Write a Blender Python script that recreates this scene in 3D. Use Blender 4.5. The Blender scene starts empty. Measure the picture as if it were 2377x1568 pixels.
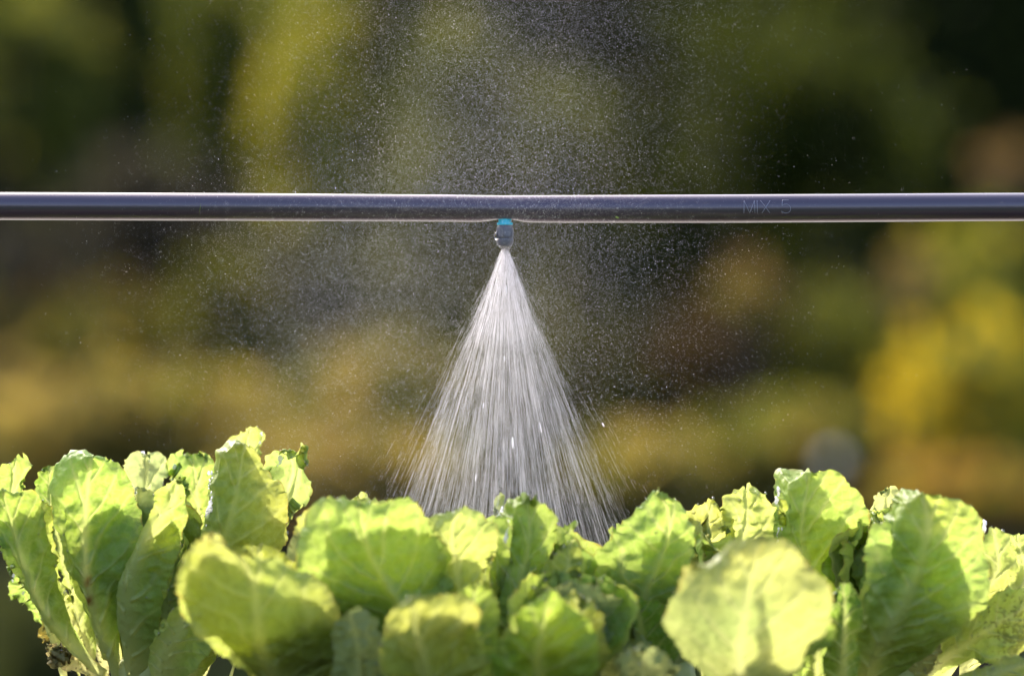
import bpy, math, random
import numpy as np
from mathutils import Vector, Matrix

C = bpy.context.scene.collection
scn = bpy.context.scene
PI = math.pi

# ------------------------------------------------------------------ camera
S = 0.577 / 2377.0            # metres per picture unit at the pipe, 2 m from the camera
ZC = 784 * S                  # lens height above the soil of the bed
cam_d = bpy.data.cameras.new('camera')
cam = bpy.data.objects.new('camera', cam_d); C.objects.link(cam)
cam.location = (0, -2, ZC); cam.rotation_euler = (PI/2, 0, 0)
cam_d.sensor_width = 36; cam_d.lens = 36 * 2 / 0.577
cam_d.clip_start = 0.05; cam_d.clip_end = 400
cam_d.dof.use_dof = True; cam_d.dof.focus_distance = 2.0
cam_d.dof.aperture_fstop = 2.7
scn.camera = cam

# ------------------------------------------------------------------ light
SUN_EL, SUN_AZ = math.radians(41), math.radians(-32)
w = bpy.data.worlds.new('World'); scn.world = w; w.use_nodes = True
nt = w.node_tree; bg = nt.nodes['Background']
sky = nt.nodes.new('ShaderNodeTexSky'); sky.sky_type = 'NISHITA'; sky.sun_disc = False
sky.sun_elevation = SUN_EL; sky.sun_rotation = SUN_AZ; sky.dust_density = 4; sky.ozone_density = .6
nt.links.new(sky.outputs[0], bg.inputs[0]); bg.inputs[1].default_value = 0.15
sd = bpy.data.lights.new('sun', 'SUN'); sd.energy = 2.25; sd.angle = math.radians(0.5); sd.color = (1, .95, .87)
sun = bpy.data.objects.new('sun', sd); C.objects.link(sun)
sv = Vector((math.sin(SUN_AZ)*math.cos(SUN_EL), math.cos(SUN_AZ)*math.cos(SUN_EL), math.sin(SUN_EL)))
sun.rotation_euler = sv.to_track_quat('Z', 'Y').to_euler(); sun.location = sv * 20
scn.view_settings.view_transform = 'Standard'; scn.view_settings.look = 'None'
scn.view_settings.exposure = 1.68; scn.view_settings.gamma = 1
scn.cycles.use_denoising = True
scn.cycles.max_bounces = 10; scn.cycles.transmission_bounces = 6; scn.cycles.diffuse_bounces = 8
scn.cycles.sample_clamp_indirect = 6
scn.cycles.caustics_refractive = False; scn.cycles.caustics_reflective = False

# ------------------------------------------------------------------ helpers
rng = np.random.default_rng(7)

def P(x, y, d=0.0):
    """a place seen at (x, y) of a 2377 x 1568 print of the photo, d metres behind the pipe"""
    k = (2 + d) / 2
    return np.array([(x - 1188.5) * S * k, d, ZC - (y - 784) * S * k])

def mesh_np(name, verts, faces, mat=None, parent=None, col=None, smooth=True):
    """faces: (n,3) or (n,4) array, or a list of such arrays"""
    me = bpy.data.meshes.new(name)
    verts = np.asarray(verts, dtype=np.float32)
    fl = faces if isinstance(faces, list) else [faces]
    fl = [np.asarray(f, dtype=np.int32) for f in fl if len(f)]
    me.vertices.add(len(verts)); me.vertices.foreach_set('co', verts.ravel())
    nl = sum(f.size for f in fl); npoly = sum(len(f) for f in fl)
    me.loops.add(nl); me.loops.foreach_set('vertex_index', np.concatenate([f.ravel() for f in fl]))
    me.polygons.add(npoly)
    tot = np.concatenate([np.full(len(f), f.shape[1], dtype=np.int32) for f in fl])
    st = np.concatenate([[0], np.cumsum(tot)[:-1]]).astype(np.int32)
    me.polygons.foreach_set('loop_start', st)
    me.polygons.foreach_set('use_smooth', np.full(npoly, smooth))
    if col is not None:
        a = me.color_attributes.new('Col', 'FLOAT_COLOR', 'POINT')
        c4 = np.ones((len(verts), 4), dtype=np.float32); c4[:, :3] = col
        a.data.foreach_set('color', c4.ravel())
    me.update(calc_edges=True); me.validate()
    if mat: me.materials.append(mat)
    o = bpy.data.objects.new(name, me); C.objects.link(o)
    if parent: o.parent = parent
    return o

def tag(o, label, cat, group=None, kind=None):
    o['label'] = label; o['category'] = cat
    if group: o['group'] = group
    if kind: o['kind'] = kind
    return o

def struct(o, label=None):
    o['kind'] = 'structure'
    if label: o['label'] = label
    return o

def thing(name, label, cat, group=None):
    o = bpy.data.objects.new(name, None); C.objects.link(o); o.empty_display_size = 0.02
    return tag(o, label, cat, group)

def rn(p, freq, seed, n=7):
    """smooth pseudo-noise, about -1..1, at points p (..., 3)"""
    r = np.random.default_rng(seed)
    out = np.zeros(p.shape[:-1])
    for _ in range(n):
        k = r.normal(size=3); k *= freq * r.uniform(.55, 1.5) * 2 * PI / np.linalg.norm(k)
        out += np.sin(p @ k + r.uniform(0, 2*PI))
    return out / math.sqrt(n)

def n1(u, freq, seed, n=6):
    r = np.random.default_rng(seed); out = np.zeros_like(u)
    for _ in range(n):
        out += np.sin(2*PI*u*freq*r.uniform(.5, 1.6) + r.uniform(0, 2*PI))
    return out / math.sqrt(n)

def resample(pts, n):
    """Catmull-Rom through pts, n samples even in arc length"""
    p = np.asarray(pts, float)
    q = np.vstack([2*p[0]-p[1], p, 2*p[-1]-p[-2]])
    out = []
    for i in range(1, len(q)-2):
        t = np.linspace(0, 1, 24, endpoint=False)[:, None]
        a, b, c, d = q[i-1], q[i], q[i+1], q[i+2]
        out.append(.5*((2*b) + (c-a)*t + (2*a-5*b+4*c-d)*t**2 + (3*b-a-3*c+d)*t**3))
    out = np.vstack(out + [p[-1:]])
    L = np.concatenate([[0], np.cumsum(np.linalg.norm(np.diff(out, axis=0), axis=1))])
    t = np.linspace(0, L[-1], n)
    return np.stack([np.interp(t, L, out[:, k]) for k in range(p.shape[1])], 1)

def sm(a, b, x):
    t = np.clip((x-a)/(b-a), 0, 1); return t*t*(3-2*t)

def tube(path, rad, seg=10, cap=True):
    """verts, faces of a tube along path (n,3) with radii"""
    path = np.asarray(path, float); n = len(path); rad = np.broadcast_to(rad, (n,))
    tan = np.gradient(path, axis=0); tan /= np.linalg.norm(tan, axis=1)[:, None] + 1e-12
    ref = np.array([0, 1, .01]) if abs(tan[0][1]) < .9 else np.array([1, 0, 0.01])
    a = np.cross(tan, ref); a /= np.linalg.norm(a, axis=1)[:, None]; b = np.cross(tan, a)
    th = np.linspace(0, 2*PI, seg, endpoint=False)
    v = path[:, None] + rad[:, None, None]*(np.cos(th)[None, :, None]*a[:, None] + np.sin(th)[None, :, None]*b[:, None])
    v = v.reshape(-1, 3); f = []
    for i in range(n-1):
        for j in range(seg):
            k = (j+1) % seg
            f.append((i*seg+j, i*seg+k, (i+1)*seg+k, (i+1)*seg+j))
    fs = [np.array(f)]
    if cap:
        v = np.vstack([v, path[:1], path[-1:]])
        c0, c1 = len(v)-2, len(v)-1
        t = [(c0, (j+1) % seg, j) for j in range(seg)] + [(c1, (n-1)*seg+j, (n-1)*seg+(j+1) % seg) for j in range(seg)]
        fs.append(np.array(t))
    return v, fs

def join(parts):
    """[(verts, [faces...])...] -> verts, [faces...]"""
    V, F, o = [], {}, 0
    for v, fs in parts:
        for f in (fs if isinstance(fs, list) else [fs]):
            f = np.asarray(f); F.setdefault(f.shape[1], []).append(f + o)
        V.append(v); o += len(v)
    return np.vstack(V), [np.vstack(x) for x in F.values()]

def lathe(profile, seg=48):
    """profile [(r, z)...] about the z axis"""
    th = np.linspace(0, 2*PI, seg, endpoint=False)
    v = np.array([[r*math.cos(t), r*math.sin(t), z] for r, z in profile for t in th])
    f = [(i*seg+j, i*seg+(j+1) % seg, (i+1)*seg+(j+1) % seg, (i+1)*seg+j) for i in range(len(profile)-1) for j in range(seg)]
    return v, [np.array(f)]

# ------------------------------------------------------------------ materials
def new_mat(name):
    m = bpy.data.materials.new(name); m.use_nodes = True
    t = m.node_tree; b = t.nodes['Principled BSDF']; return m, t, b

def N(t, kind, **kw):
    n = t.nodes.new(kind)
    for k, v in kw.items(): setattr(n, k, v)
    return n

def simple(name, col, rough=.5, spec=.5, noise=0.0, nscale=60, bump=0.0, bscale=200, coat=0.0):
    m, t, b = new_mat(name)
    b.inputs['Roughness'].default_value = rough; b.inputs['Specular IOR Level'].default_value = spec
    b.inputs['Coat Weight'].default_value = coat; b.inputs['Coat Roughness'].default_value = .15
    tc = N(t, 'ShaderNodeTexCoord')
    if name == 'black_pipe_plastic': b.inputs['Specular Tint'].default_value = (1, .84, 1, 1)
    if noise:
        nz = N(t, 'ShaderNodeTexNoise'); nz.inputs['Scale'].default_value = nscale; nz.inputs['Detail'].default_value = 5
        t.links.new(tc.outputs['Object'], nz.inputs['Vector'])
        r = N(t, 'ShaderNodeValToRGB')
        r.color_ramp.elements[0].position = .3; r.color_ramp.elements[1].position = .7
        r.color_ramp.elements[0].color = tuple(c*(1-noise) for c in col) + (1,)
        r.color_ramp.elements[1].color = tuple(min(1, c*(1+noise)) for c in col) + (1,)
        t.links.new(nz.outputs[0], r.inputs[0]); t.links.new(r.outputs[0], b.inputs['Base Color'])
    else:
        b.inputs['Base Color'].default_value = (*col, 1)
    if bump:
        nb = N(t, 'ShaderNodeTexNoise'); nb.inputs['Scale'].default_value = bscale; nb.inputs['Detail'].default_value = 4
        t.links.new(tc.outputs['Object'], nb.inputs['Vector'])
        bp = N(t, 'ShaderNodeBump'); bp.inputs['Strength'].default_value = bump; bp.inputs['Distance'].default_value = .002
        t.links.new(nb.outputs[0], bp.inputs['Height']); t.links.new(bp.outputs[0], b.inputs['Normal'])
    return m

def leafy(name, trans=.5, tint=(1.5, 1.35, .55), rough=.35, spec=.5, bump=.35, bscale=420):
    """leaf: gloss + reflected colour + light let through, colour from the Col attribute"""
    m, t, b = new_mat(name)
    at = N(t, 'ShaderNodeAttribute'); at.attribute_name = 'Col'
    tc = N(t, 'ShaderNodeTexCoord')
    t.links.new(at.outputs['Color'], b.inputs['Base Color'])
    b.inputs['Roughness'].default_value = rough; b.inputs['Specular IOR Level'].default_value = spec
    tr = N(t, 'ShaderNodeBsdfTranslucent')
    mu = N(t, 'ShaderNodeMix'); mu.data_type = 'RGBA'; mu.blend_type = 'MULTIPLY'; mu.inputs[0].default_value = 1
    t.links.new(at.outputs['Color'], mu.inputs[6]); mu.inputs[7].default_value = (*tint, 1)
    t.links.new(mu.outputs[2], tr.inputs['Color'])
    mx = N(t, 'ShaderNodeMixShader'); mx.inputs[0].default_value = trans
    t.links.new(b.outputs[0], mx.inputs[1]); t.links.new(tr.outputs[0], mx.inputs[2])
    out = t.nodes['Material Output']; t.links.new(mx.outputs[0], out.inputs['Surface'])
    if bump:
        vd = N(t, 'ShaderNodeTexVoronoi'); vd.feature = 'DISTANCE_TO_EDGE'; vd.inputs['Scale'].default_value = 170
        wn = N(t, 'ShaderNodeTexNoise'); wn.inputs['Scale'].default_value = 120
        wa = N(t, 'ShaderNodeMix'); wa.data_type = 'VECTOR'; wa.inputs[0].default_value = .012
        t.links.new(tc.outputs['Object'], wn.inputs['Vector']); t.links.new(tc.outputs['Object'], wa.inputs[4]); t.links.new(wn.outputs['Color'], wa.inputs[5])
        t.links.new(wa.outputs[1], vd.inputs['Vector'])
        vr = N(t, 'ShaderNodeMapRange'); vr.inputs[1].default_value = 0; vr.inputs[2].default_value = .14; vr.inputs[3].default_value = .26; vr.inputs[4].default_value = 0
        t.links.new(vd.outputs['Distance'], vr.inputs[0])
        pm = N(t, 'ShaderNodeMix'); pm.data_type = 'RGBA'; pm.inputs[7].default_value = (.36, .43, .16, 1)
        t.links.new(vr.outputs[0], pm.inputs[0]); t.links.new(at.outputs['Color'], pm.inputs[6])
        t.links.new(pm.outputs[2], b.inputs['Base Color']); t.links.new(pm.outputs[2], mu.inputs[6])
    if bump:
        nb = N(t, 'ShaderNodeTexNoise'); nb.inputs['Scale'].default_value = bscale; nb.inputs['Detail'].default_value = 5
        vo = N(t, 'ShaderNodeTexVoronoi'); vo.inputs['Scale'].default_value = bscale*.55
        t.links.new(tc.outputs['Object'], nb.inputs['Vector']); t.links.new(tc.outputs['Object'], vo.inputs['Vector'])
        ad = N(t, 'ShaderNodeMath', operation='ADD'); t.links.new(nb.outputs[0], ad.inputs[0]); t.links.new(vo.outputs[0], ad.inputs[1])
        bp = N(t, 'ShaderNodeBump'); bp.inputs['Strength'].default_value = bump; bp.inputs['Distance'].default_value = .0015
        t.links.new(ad.outputs[0], bp.inputs['Height'])
        t.links.new(bp.outputs[0], b.inputs['Normal']); t.links.new(bp.outputs[0], tr.inputs['Normal'])
    return m

def water_white(name):
    """fine drops: far smaller than a pixel, they scatter sunlight in every direction"""
    m, t, b = new_mat(name)
    b.inputs['Base Color'].default_value = (.92, .90, .925, 1); b.inputs['Roughness'].default_value = .25
    tr = N(t, 'ShaderNodeBsdfTranslucent'); tr.inputs['Color'].default_value = (.92, .90, .925, 1)
    mx = N(t, 'ShaderNodeMixShader'); mx.inputs[0].default_value = .65
    t.links.new(b.outputs[0], mx.inputs[1]); t.links.new(tr.outputs[0], mx.inputs[2])
    t.links.new(mx.outputs[0], t.nodes['Material Output'].inputs['Surface'])
    return m

def water_clear(name):
    m, t, b = new_mat(name)
    b.inputs['Base Color'].default_value = (1, 1, 1, 1); b.inputs['Roughness'].default_value = .04
    b.inputs['Transmission Weight'].default_value = 1; b.inputs['IOR'].default_value = 1.333
    return m

M_lettuce = leafy('lettuce_leaf', .55, (1.66, 1.46, 1.3), .40, .28, .4, 420)
M_bush = leafy('bush_leaf', .5, (1.7, 1.4, .7), .75, .12, 0)
M_spray = water_white('spray_water'); M_drop = water_clear('clear_water')
def bead_mat():
    m, t, b = new_mat('bead_water'); b.inputs['Base Color'].default_value = (.9, .95, .9, 1); b.inputs['Roughness'].default_value = .12
    b.inputs['Specular IOR Level'].default_value = .8
    tp = N(t, 'ShaderNodeBsdfTransparent'); mx = N(t, 'ShaderNodeMixShader')
    fr = N(t, 'ShaderNodeFresnel'); fr.inputs['IOR'].default_value = 1.5
    ad = N(t, 'ShaderNodeMath', operation='ADD'); ad.inputs[1].default_value = .12; t.links.new(fr.outputs[0], ad.inputs[0])
    gl = N(t, 'ShaderNodeBsdfGlossy'); gl.inputs['Roughness'].default_value = .12
    t.links.new(ad.outputs[0], mx.inputs[0]); t.links.new(tp.outputs[0], mx.inputs[1]); t.links.new(gl.outputs[0], mx.inputs[2])
    t.links.new(mx.outputs[0], t.nodes['Material Output'].inputs['Surface']); return m
M_bead = bead_mat()
M_pipe = simple('black_pipe_plastic', (.036, .026, .046), .31, .9, 0, bump=.05, bscale=900, coat=.4)
M_letter = simple('scratched_lettering', (.26, .24, .31), .5, .5)
M_cyan = simple('cyan_plastic', (.04, .68, 1.0), .35, .5, .05, 300)
M_grey = simple('grey_purple_plastic', (.13, .12, .16), .33, .6, .08, 400, .1, 800)
M_soil = simple('dark_soil', (.030, .021, .014), .95, .2, .5, 90, .8, 140)
M_wood = simple('weathered_board', (.16, .12, .085), .8, .3, .35, 20, .3, 60)
M_stem = simple('woody_stem', (.06, .045, .03), .8, .3, .3, 40)
M_core = simple('pale_lettuce_stalk', (.34, .36, .13), .5, .4, .2, 80, .2, 150)
M_lawn = simple('lawn_turf', (.035, .055, .014), .95, .02, .45, 3, .6, 50)

# ------------------------------------------------------------------ ground, bed
def grid_xy(x0, x1, y0, y1, nx, ny, zf):
    X, Y = np.meshgrid(np.linspace(x0, x1, nx), np.linspace(y0, y1, ny))
    v = np.stack([X.ravel(), Y.ravel(), zf(X, Y).ravel()], 1)
    i = np.arange(nx*ny).reshape(ny, nx)
    f = np.stack([i[:-1, :-1], i[:-1, 1:], i[1:, 1:], i[1:, :-1]], -1).reshape(-1, 4)
    return v, f

GZ = -0.60
v, f = grid_xy(-150, 150, -150, 150, 61, 61, lambda X, Y: np.full_like(X, GZ))
struct(mesh_np('lawn', v, f, M_lawn), 'dark green lawn around and behind the vegetable bed')
M_bounce = simple('bounce_gravel', (.46, .43, .38), .85, .3, .3, 40, .9, 70)
v, f = grid_xy(-8, 8, .3, 3.2, 60, 20, lambda X, Y: np.full_like(X, GZ+.004))  # unseen pale strip, added so the lower rim of the pipe reflects something bright
struct(mesh_np('path', v, f, M_bounce), 'unseen pale gravel added behind the bed to brighten the pipe underside')
def soilz(X, Y):
    p = np.stack([X, Y, 0*X], -1)
    return -.034 + .006*rn(p, 9, 3) + .004*rn(p, 30, 4) + .0025*rn(p, 80, 5)
v, f = grid_xy(-.95, .95, -.33, .11, 380, 92, soilz)
struct(mesh_np('soil', v, f, M_soil), 'dark crumbly soil of the vegetable bed under the lettuces')

def box(cx, cy, cz, sx, sy, sz):
    v = np.array([[cx+a*sx/2, cy+b*sy/2, cz+c*sz/2] for a in (-1, 1) for b in (-1, 1) for c in (-1, 1)])
    f = np.array([(0, 1, 3, 2), (4, 6, 7, 5), (0, 4, 5, 1), (2, 3, 7, 6), (0, 2, 6, 4), (1, 5, 7, 3)])
    return v, f
rb = thing('raised_bed', 'raised wooden vegetable bed holding soil under the lettuce row', 'garden bed')
for cy in (-.352, .132):
    for k in range(4):
        v, f = box(0, cy, GZ+.07+k*.144, 2.0, .04, .14); mesh_np('board', v, f, M_wood, rb, smooth=False)
for cx in (-.972, .972):
    for k in range(4):
        v, f = box(cx, -.11, GZ+.07+k*.144, .04, .44, .14); mesh_np('board', v, f, M_wood, rb, smooth=False)

# ------------------------------------------------------------------ background garden
def leaf_cloud(centres, sizes, normals_up=0.3, r=rng, aspect=.55):
    """one bent rhomb (4 verts, 2 tris) per leaf"""
    n = len(centres)
    d = r.normal(size=(n, 3)); d[:, 2] += normals_up; d /= np.linalg.norm(d, axis=1)[:, None]
    q = r.normal(size=(n, 3)); s = np.cross(d, q); s /= np.linalg.norm(s, axis=1)[:, None]
    up = np.cross(s, d); L = sizes[:, None]
    a = centres - d*L*.5; b = centres + d*L*.5
    c = centres + s*L*aspect*.5 + up*L*.12; e = centres - s*L*aspect*.5 + up*L*.12
    v = np.stack([a, c, b, e], 1).reshape(-1, 3)
    i = np.arange(n)[:, None]*4
    f = np.concatenate([i+np.array([[0, 1, 2]]), i+np.array([[0, 2, 3]])], 0)
    return v, f

def foliage(name, pts, size, cols, parent, r, mat=None, kind=None):
    """pts (n,3) leaf places; cols list of base colours to choose from"""
    n = len(pts)
    v, f = leaf_cloud(pts, size*r.uniform(.6, 1.35, n), r=r)
    c = np.asarray(cols)[r.integers(0, len(cols), n)]*r.uniform(.7, 1.25, (n, 1))
    o = mesh_np(name, v, f, mat or M_bush, parent, np.repeat(c, 4, 0), smooth=False)
    if kind: o['kind'] = kind
    return o

def clump_pts(c, rad, n, r, nclump=14, tight=.34):
    """uneven cloud: clumps spread in an ellipsoid"""
    q = r.normal(size=(nclump, 3)); q /= np.linalg.norm(q, axis=1)[:, None]; q *= r.uniform(.25, .95, (nclump, 1))
    k = r.integers(0, nclump, n)
    p = q[k] + r.normal(size=(n, 3))*tight*r.uniform(.5, 1, (nclump, 1))[k]
    return np.asarray(c) + p*np.asarray(rad)

def shrub(name, label, cat, px, py, rx, ry, D, cols, n, size, seed, depth=.25, flowers=None, group=None, nclump=14):
    """a plant whose crown is centred where the photo shows it, rooted in the lawn"""
    r = np.random.default_rng(seed); k = D/2
    c = P(px, py, D-2); rad = (rx*S*k, depth, ry*S*k)
    t = thing(name, label, cat, group); t.location = (c[0], c[1], GZ)
    loc = np.array([c[0], c[1], GZ])
    pts = clump_pts(c, rad, n, r, nclump); pts[:, 2] = np.maximum(pts[:, 2], GZ+.02)
    foliage('foliage', pts-loc, size, cols, t, r)
    st = []
    for i in range(9):
        e = c + r.normal(size=3)*np.array(rad)*.45; e[2] = max(e[2], GZ+.1)
        b = np.array([c[0]+r.normal()*rad[0]*.25, c[1]+r.normal()*.08, GZ-.02])
        m = (b+e)/2 + r.normal(size=3)*.03
        st.append(tube(resample([b-loc, m-loc, e-loc], 8), np.linspace(.009, .003, 8), 6))
    v, f = join(st); mesh_np('stems', v, f, M_stem, t)
    if flowers:
        fc, fn, fs = flowers
        p2 = clump_pts(c, (rad[0]*.95, rad[1], rad[2]*.9), fn, r, nclump)
        p2[:, 2] = np.maximum(p2[:, 2], GZ+.1)
        foliage('blossoms', p2-loc, fs, fc, t, r, kind='stuff')
    return t

DKG = [(.036, .050, .014), (.044, .062, .017), (.056, .076, .020)]
hedge = thing('hedge', 'tall dark green hedge filling the far back of the garden', 'hedge')
r0 = np.random.default_rng(11)
hp = np.stack([r0.uniform(-13, 13, 68000), 10.6+np.abs(r0.normal(size=68000))*.25, r0.uniform(GZ, 3.2, 68000)], 1)
hp[:, 1] += .25*rn(hp, .5, 21)
foliage('foliage', hp, .09, DKG, hedge, r0)
v, f = box(0, 11.4, 1.2, 26.4, .5, 3.8)  # solid very dark box filling the hedge behind its leaves
mesh_np('dark_core', v, f, simple('hedge_inside', (.010, .012, .006), .9, .1, .4, 4), hedge, smooth=False)

YG = [(.22, .235, .035), (.25, .255, .035), (.16, .19, .03)]
OLV = [(.105, .13, .03), (.088, .115, .03), (.125, .14, .032)]
GRN = [(.040, .058, .012), (.050, .070, .015), (.033, .047, .012)]
GLD = [(.235, .205, .075), (.205, .185, .072), (.265, .23, .082)]
TAN = [(.23, .17, .09), (.19, .14, .075), (.26, .19, .10)]
YEL = [(.38, .30, .02), (.33, .28, .02), (.42, .34, .025)]
ORG = [(.27, .185, .035), (.23, .165, .04), (.30, .205, .04)]
BRN = [(.060, .047, .028), (.050, .042, .025), (.075, .058, .034)]
SLT = [(.042, .046, .050), (.034, .038, .043), (.052, .055, .064)]

G1 = 'shrubs at the back of the garden'; G2 = 'flower clumps in the autumn border'
shrub('shrub', 'tall narrow yellow green shrub above the left half of the pipe', 'shrub', 715, 270, 100, 260, 8.4, YG+YG+OLV, 1300, .07, 151, group=G1, nclump=40)
shrub('shrub', 'olive green shrub in the upper left corner of the garden', 'shrub', 50, 170, 170, 200, 8.8, OLV+GRN, 1500, .07, 102, group=G1)
shrub('shrub', 'loose olive shrub between the corner shrub and the yellow one', 'shrub', 480, 110, 120, 200, 9.2, OLV+GRN+GRN, 900, .07, 103, group=G1)
shrub('shrub', 'slate grey leaved shrub low behind the left end of the pipe', 'shrub', 330, 560, 240, 170, 9.4, SLT, 1300, .06, 104, group=G1)
shrub('shrub', 'bluish grey shrub at the left edge below the pipe', 'shrub', 20, 680, 110, 130, 9.0, SLT, 700, .06, 105, group=G1)
shrub('shrub', 'mid green shrub standing behind the spray nozzle', 'shrub', 1130, 380, 260, 260, 9.6, GRN+OLV, 1500, .07, 106, group=G1)
shrub('shrub', 'dark green shrub filling the upper right of the garden', 'shrub', 1800, 280, 330, 260, 9.6, GRN, 1800, .07, 107, group=G1)
shrub('shrub', 'yellowish green upright shrub at the right edge under the pipe', 'shrub', 2270, 740, 120, 170, 8.4, OLV+YG, 1000, .07, 108, group=G1)
shrub('shrub', 'olive bush behind the left flower clump below the pipe', 'shrub', 560, 740, 160, 130, 8.8, OLV+[(.13, .12, .02)], 800, .07, 109, group=G1)
shrub('shrub', 'low dark green plant beside the leftmost lettuce', 'shrub', 120, 1500, 330, 170, 8.0, [(.06, .08, .035), (.05, .07, .032)], 1200, .05, 110, group=G1)
shrub('shrub', 'green shrub low behind the middle lettuces', 'shrub', 1250, 960, 330, 200, 8.8, GRN+OLV+BRN, 1300, .06, 120, group=G1)
shrub('shrub', 'olive shrub between the dark seed clump and the yellow flowers', 'shrub', 1960, 860, 150, 190, 8.6, OLV+OLV+GRN, 900, .06, 124, group=G1, nclump=26)
shrub('shrub', 'brownish olive bush standing behind the golden flower clump', 'shrub', 250, 800, 380, 130, 8.9, OLV+[(.10, .07, .025), (.08, .06, .03)], 1600, .06, 122, group=G1)
shrub('flower_clump', 'broad golden brown clump of faded flowers behind the left lettuce', 'flower clump', 300, 980, 430, 150, 7.4, GLD+GLD+OLV, 1300, .06, 111, flowers=(GLD+TAN, 260, .05), group=G2, nclump=20)
shrub('flower_clump', 'low gold brown clump between the leftmost lettuce and the spray', 'flower clump', 790, 1090, 270, 110, 6.6, GLD+OLV+TAN, 560, .06, 123, flowers=(GLD, 120, .05), group=G2)
shrub('flower_clump', 'golden flower clump just left of the water spray', 'flower clump', 900, 930, 200, 130, 7.6, GLD+OLV, 900, .06, 112, flowers=(GLD, 160, .05), group=G2)
shrub('flower_clump', 'bright yellow flower clump at the right edge above the lettuce', 'flower clump', 2240, 920, 180, 160, 7.5, YEL+YG+OLV+OLV, 900, .06, 113, flowers=(YEL, 190, .05), group=G2, nclump=30)
shrub('flower_clump', 'orange brown flower clump below the bright yellow one', 'flower clump', 2230, 1135, 240, 80, 6.8, ORG+ORG+BRN+OLV, 520, .06, 114, flowers=(ORG, 130, .05), group=G2)
shrub('flower_clump', 'tan flower head cluster standing right of the spray', 'flower clump', 1735, 645, 48, 68, 8.4, TAN+BRN+OLV, 420, .05, 115, flowers=(TAN, 26, .05), group=G2, nclump=7)
shrub('flower_clump', 'pale tan flower head cluster near the right edge under the pipe', 'flower clump', 2120, 650, 45, 70, 8.4, TAN+OLV+BRN, 300, .05, 116, flowers=(TAN, 40, .05), group=G2, nclump=6)
shrub('flower_clump', 'dark reddish brown seed clump right of the spray', 'flower clump', 1650, 850, 250, 140, 8.8, BRN, 1200, .06, 117, group=G2)
shrub('flower_clump', 'small gold clump behind the spray and the pointed lettuce leaf', 'flower clump', 1490, 1070, 150, 90, 7.2, GLD+OLV, 450, .06, 118, flowers=(GLD, 80, .05), group=G2)
shrub('flower_clump', 'olive gold clump behind the right lettuces', 'flower clump', 1830, 1050, 220, 110, 7.8, OLV+GLD+OLV, 1100, .06, 119, group=G2)
shrub('flower_clump', 'brownish seed head cluster peeping above the right end of the pipe', 'flower clump', 2340, 400, 60, 60, 8.6, TAN+BRN+BRN, 260, .05, 121, group=G2, nclump=6)
# one pale round bloom that blurs to a disc
wb = thing('white_flower', 'single pale round bloom blurred to a disc behind right lettuces', 'flower')
c = P(1935, 1070, 5.0); wb.location = (c[0], c[1], GZ)
th = np.linspace(0, PI, 14); v, f = lathe([(max(.0175*math.sin(a), 1e-4), -.0175*math.cos(a)) for a in th], 20)
v = v*(1+.10*rn(v, 60, 5))[:, None]; v[:, 2] += c[2]-GZ
mesh_np('bloom', v, f, simple('white_petals', (.80, .72, .62), .7, .3), wb)
v, f = tube([(0, 0, 0), (.02, 0, (c[2]-GZ)*.5), (0, 0, c[2]-GZ-.012)], .003, 6); mesh_np('stem', v, f, M_stem, wb)

# ------------------------------------------------------------------ irrigation pipe
xs = np.concatenate([np.linspace(-2600, 1050, 120), np.linspace(1052, 1300, 125), np.linspace(1304, 5000, 120)])
top = np.interp(xs, [-2600, 0, 600, 1050, 1172, 1300, 1700, 2377, 5000], [446, 446, 448.5, 452, 453.5, 453, 451.5, 447.5, 446])
bot = np.interp(xs, [-2600, 0, 600, 1050, 1172, 1300, 1700, 2377, 5000], [510, 510.5, 512.5, 514.5, 516, 517, 517, 512.5, 511])
ker = np.ones(9)/9
top[4:-4] = np.convolve(top, ker, 'valid'); bot[4:-4] = np.convolve(bot, ker, 'valid')
SEG = 64; th = np.linspace(0, 2*PI, SEG, endpoint=False)
R = 33*S
V = []
for x, a, b in zip(xs, top, bot):
    pc = P(x, (a+b)/2); rr = (b-a)/2*S
    pin = 9*S*math.exp(-((x-1172)/34)**2)
    for t in th:
        y, z = R*math.sin(t), rr*math.cos(t)
        if z < 0: z += pin*max(0, -math.cos(t))**3*math.exp(-(y/(.7*R))**2)
        V.append((pc[0], y, pc[2]+z))
i = np.arange(len(xs)*SEG).reshape(len(xs), SEG); j = np.roll(i, -1, 1)
F = np.stack([i[:-1], i[1:], j[1:], j[:-1]], -1).reshape(-1, 4)
pipe = mesh_np('irrigation_pipe', V, F, M_pipe)
tag(pipe, 'black plastic irrigation pipe running across above the lettuces', 'pipe')
# scratched lettering MIX 5 on the front of the pipe
def on_pipe(sx, sy):
    """source-pixel place -> point on the pipe front"""
    x, y = sx*.67914, sy*.67914
    zc = ZC - ((np.interp(x, xs, top)+np.interp(x, xs, bot))/2 - 784)*S
    z = ZC - (y-784)*S; dz = max(-.98*R, min(.98*R, z-zc))
    return np.array([(x-1188.5)*S, -math.sqrt(R*R-dz*dz)-.00003, z])
def lx(c): return 2400 + c/4.754
def ly(c): return 620 + c/4.754
strokes = [[(663, 525), (668, 320)], [(668, 320), (758, 522)], [(758, 522), (835, 320)], [(835, 320), (842, 522)],
           [(878, 318), (880, 522)], [(935, 320), (1085, 520)], [(1090, 318), (955, 522)],
           [(1390, 310), (1290, 312), (1278, 405)],
           [(1278, 405), (1310, 385), (1350, 378), (1390, 392), (1415, 430), (1417, 468), (1400, 500), (1365, 520), (1320, 518), (1270, 490)]]
parts = []
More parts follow.
